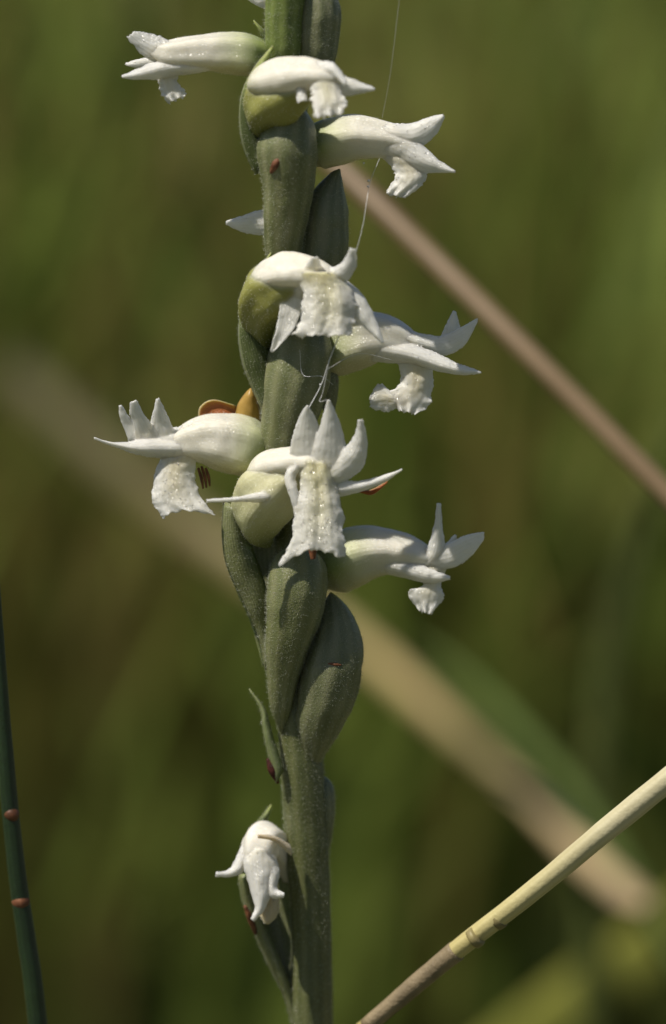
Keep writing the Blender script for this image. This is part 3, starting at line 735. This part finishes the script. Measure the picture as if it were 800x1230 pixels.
sheath([(348, 1215, -14), (326, 1150, -22), (306, 1090, -32), (300, 1046, -36)], [(358, 1215, -14), (356, 1150, -14), (354, 1090, -12), (352, 1030, -12)], 'bract_shade', bulge=-26, seed=45)  # added back wall, cupped to keep the recess beside the flower in shadow

DOFF = 0.0
for f, dens, sd in pending:
    fuse(f)
    if dens: hairs(f, M['hair_white'], dens * 7, 1.3, .2, sd + 20, tip=.28)

# withered orange scraps caught against the stem
ribbon('withered_petal', [(238, 506), (240, 489), (256, 480), (284, 487)], [(262, 510), (262, 500), (270, 498), (286, 503)], M['orange'], orchid, d=(14, 18), bulge=-5, seed=50, thick=3)
ribbon('withered_petal', [(282, 500), (286, 484), (296, 470), (300, 468)], [(314, 508), (312, 490), (306, 472), (302, 469)], M['ochre'], orchid, d=(8, 10), bulge=7, seed=51, thick=3)
ribbon('withered_petal', [(392, 470), (394, 456), (400, 446)], [(402, 474), (406, 458), (402, 447)], M['rust'], orchid, d=(4, 6), bulge=3, seed=52, thick=3)
ribbon('withered_petal', [(370, 660), (373, 672)], [(381, 660), (379, 671)], M['rust'], orchid, d=(-90, -90), bulge=2, seed=54, thick=2)

# ------------------------------------------------------------------ spider silk
def silk(pts, r, label, drops=()):
    V, F, UV = loft_geo(pts, [r] * len(pts), n=40, m=6)
    iv, if_ = ico()
    for (x, y, dd, q) in drops:
        k = len(V); V.extend(np.array(at(x, y, dd)) + iv * q / PX); UV.extend([(0, 0)] * 12); F.extend([tuple(k + a for a in f_) for f_ in if_])
    o = mesh_obj('silk_thread', V, F, M['silk'], None, UV); return tag(o, label, 'silk thread')
silk([(484, -40, -40), (470, 80, -40), (459, 142, -30)], .11, 'fine silk thread rising from the upper right flower')
silk([(456, 190, -26), (444, 222, -60), (436, 270, -90), (424, 316, -112)], .22, 'silk thread with dew beads between the upper right flower and the petals below',
     [(443, 217, -56, 1.7), (442, 224, -60, 1.3), (437, 196, -40, 1.2)])
silk([(408, 402, -110), (396, 432, -100), (386, 462, -92), (370, 492, -98)], .55, 'thick silk thread slanting across the stem below the frilled lip', [(385, 462, -92, 1.4)])
silk([(360, 420, -66), (364, 450, -66), (386, 452, -80), (400, 462, -60)], .25, 'kinked silk thread lying across the green bract')
silk([(396, 432, -100), (388, 470, -96), (384, 482, -104), (393, 480, -112)], .25, 'short silk thread ending on the upright petal tips')
silk([(392, 444, -96), (430, 425, -60), (470, 432, -36)], .2, 'silk thread running sideways to the long pointed sepal')

# ------------------------------------------------------------------ stalks and blades round the orchid
def stalk(name, path, radii, mat, label, cat, **k):
    V, F, UV = loft_geo(path, radii, **k)
    return tag(mesh_obj(name, V, F, mat, None, UV), label, cat)

def stripe(name, stops, rough=0.5, scale=(1, 1), spot=None):
    m, nt, b, out = mat_new(name)
    u, v, uv = uvxy(nt)
    col = ramp(nt, stops, v)
    wv = N(nt, 'ShaderNodeTexWave', wave_type='BANDS', bands_direction='X'); wv.inputs['Scale'].default_value = 3; wv.inputs['Distortion'].default_value = 1.5
    nt.links.new(uv, wv.inputs['Vector'])
    col = mix(nt, col, (.7, .68, .6), math_n(nt, 'MULTIPLY', wv.outputs['Fac'], 0.35), 'MULTIPLY')
    col = mix(nt, col, (.6, .55, .45), math_n(nt, 'MULTIPLY', noise_fac(nt, 6, 5), 0.5), 'MULTIPLY')
    nt.links.new(col, b.inputs['Base Color']); b.inputs['Roughness'].default_value = rough
    bump(nt, b, noise_fac(nt, 30, 3), .4, .01)
    return m

# rush at the left edge
M['rush'] = make_green('rush_green', (0.010, 0.026, 0.008), (0.016, 0.036, 0.010), rough=0.45, trans=0, speck=0.05)
M['rushring'] = simple('rush_ring', (0.05, 0.025, 0.012), (0.15, 0.05, 0.02), 16, 0.5, bmp=.6)
rush = bpy.data.objects.new('rush_stem', None); C.objects.link(rush)
rb = at(58, 1260, -20); rush.location = Vector((rb.x + 1.1, rb.y + .3, -0.9))
tag(rush, 'dark green rush stem with two rusty brown rings', 'rush')
rp = [rush.location, at(95, 1700, -10), at(46, 1235, -20), at(32, 1130, -20), at(22, 1060, -20), at(12, 970, -20), at(3, 860, -20), at(-5, 740, -20), at(-14, 600, -20), at(-24, 440, -20)]
rr_ = [15, 13, 12, 11.5, 11, 10.5, 9.5, 8, 6, 2]
loft('stem', rp, [r / PX for r in rr_], M['rush'], rush, n=90, m=20, world=True, lump=.03)
loft('rusty_ring', [(12.6, 966, -22), (14.2, 978, -23.5), (15.2, 990, -22)], [4, 10.2, 4], M['rushring'], rush, n=12, m=24, lump=.16)
loft('rusty_ring', [(23.4, 1073, -21), (25.0, 1083, -22.5), (26.0, 1093, -21)], [6, 11.6, 6], M['rust'], rush, n=12, m=24, lump=.18)

# brown dry stalk behind, leaning
M['drystalk'] = stripe('dry_stalk_brown', [(0, (0.215, 0.15, 0.08)), (.5, (0.23, 0.158, 0.085)), (1, (0.17, 0.115, 0.055))])
e = at(1500, 1290, 300); 
stalk('dry_stalk', [(1560, 1360, 420), (1250, 1050, 560), (1000, 800, 660), (810, 602, 740), (640, 430, 840), (500, 292, 960), (400, 196, 1060), (372, 168, 1090)], [15.5, 15, 14.5, 14, 14.5, 15.5, 16, 6],
      M['drystalk'], 'brown dry stalk slanting behind the spike from the upper flowers', 'stalk', n=60, m=16, lump=.05)

# tan dead blade behind
M['tanblade'] = stripe('tan_dead_blade', [(0, (0.07, 0.062, 0.018)), (.22, (0.11, 0.095, 0.032)), (.34, (0.22, 0.18, 0.075)), (.48, (0.46, 0.36, 0.16)), (.56, (0.48, 0.37, 0.17)), (.64, (0.20, 0.17, 0.07)), (.72, (0.40, 0.31, 0.15)), (.82, (0.58, 0.44, 0.25)), (.92, (0.40, 0.31, 0.18)), (1, (0.54, 0.41, 0.25))])  # left end and middle gap darkened in the ramp as painted-in shade
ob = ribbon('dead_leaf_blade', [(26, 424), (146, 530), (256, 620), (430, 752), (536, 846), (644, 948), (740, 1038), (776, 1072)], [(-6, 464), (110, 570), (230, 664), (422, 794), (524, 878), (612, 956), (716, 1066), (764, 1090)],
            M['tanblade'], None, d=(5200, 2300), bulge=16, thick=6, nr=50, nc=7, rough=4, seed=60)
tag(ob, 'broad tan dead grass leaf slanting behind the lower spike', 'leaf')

# cream stem in the lower right
M['cream'] = stripe('cream_grass_stem', [(0, (0.16, 0.13, 0.08)), (.33, (0.24, 0.20, 0.11)), (.40, (0.50, 0.42, 0.14)), (.60, (0.56, 0.50, 0.25)), (.75, (0.60, 0.55, 0.36)), (1, (0.60, 0.56, 0.38))], rough=.4)
cs = bpy.data.objects.new('grass_stalk', None); C.objects.link(cs)
a0 = at(-60, 1660, 120); cs.location = a0
tag(cs, 'pale cream grass stalk with a brown lower sheath below the spike flowers', 'grass stalk')
cpath = [(-60, 1660, 120), (150, 1470, 60), (320, 1330, 10), (440, 1232, -30), (540, 1148, -60), (640, 1070, -90), (740, 987, -120), (860, 890, -150), (1000, 775, -180)]
loft('stem', cpath, [8, 8.5, 9, 9.5, 11.5, 12.5, 14, 14.5, 13], M['cream'], cs, n=90, m=20, lump=.05)
loft('sheath', [(440, 1233, -30), (490, 1190.5, -45), (528, 1158.5, -56), (548, 1142, -62)], [10.2, 11.4, 12.4, 12.9], simple('brown_sheath', (0.15, 0.115, 0.065), (0.26, 0.20, 0.115), 6, .6, bmp=.8, bscale=40), cs, n=20, m=18, lump=.06)
for x, y in ((598, 1104), (571, 1126)):  # dark rings standing for shadow notches across the stalk
    loft('shadow_notch', [(x - 4, y + 3, -76), (x, y, -77), (x + 3, y - 2.4, -78)], [12.4, 13.2, 12.4], simple('shadow_notch_dark', (0.16, 0.13, 0.06), (0.3, 0.25, 0.1), 9, .5), cs, n=6, m=16, lump=.1)

# blurred living blades behind
def blade(L, R, mat, d, label, bulge=8, seed=0):
    o = ribbon('green_leaf_blade', L, R, mat, None, d=d, bulge=bulge, thick=5, nr=36, nc=7, rough=1, seed=seed)
    return tag(o, label, 'grass blade')
M['ygreen'] = simple('blade_yellow_green', (0.17, 0.18, 0.02), (0.23, 0.23, 0.035), 2, .8, .25)
M['bluegreen'] = simple('blade_blue_green', (0.08, 0.125, 0.022), (0.11, 0.16, 0.035), 2, .85, .25)
M['oliveb'] = simple('blade_olive', (0.045, 0.060, 0.007), (0.065, 0.08, 0.01), 2, .85, .25)
blade([(480, 1330), (630, 1205), (730, 1130), (860, 1040)], [(540, 1400), (690, 1250), (790, 1180), (900, 1100)], M['ygreen'], (3300, 3700), 'yellow green grass blade under the cream stalk', seed=61)
blade([(880, 1240), (738, 1000), (634, 872), (545, 795), (490, 765)], [(856, 1256), (706, 996), (610, 882), (536, 805), (490, 768)], M['bluegreen'], (2600, 3200), 'blue green grass blade running beside the tan leaf', seed=62)
blade([(690, 1500), (700, 1000), (722, 760), (790, 560), (860, 430)], [(725, 1500), (735, 1000), (752, 770), (806, 575), (864, 434)], M['oliveb'], (2900, 3300), 'dark olive grass blade curving upwards behind the brown stalk', seed=63)
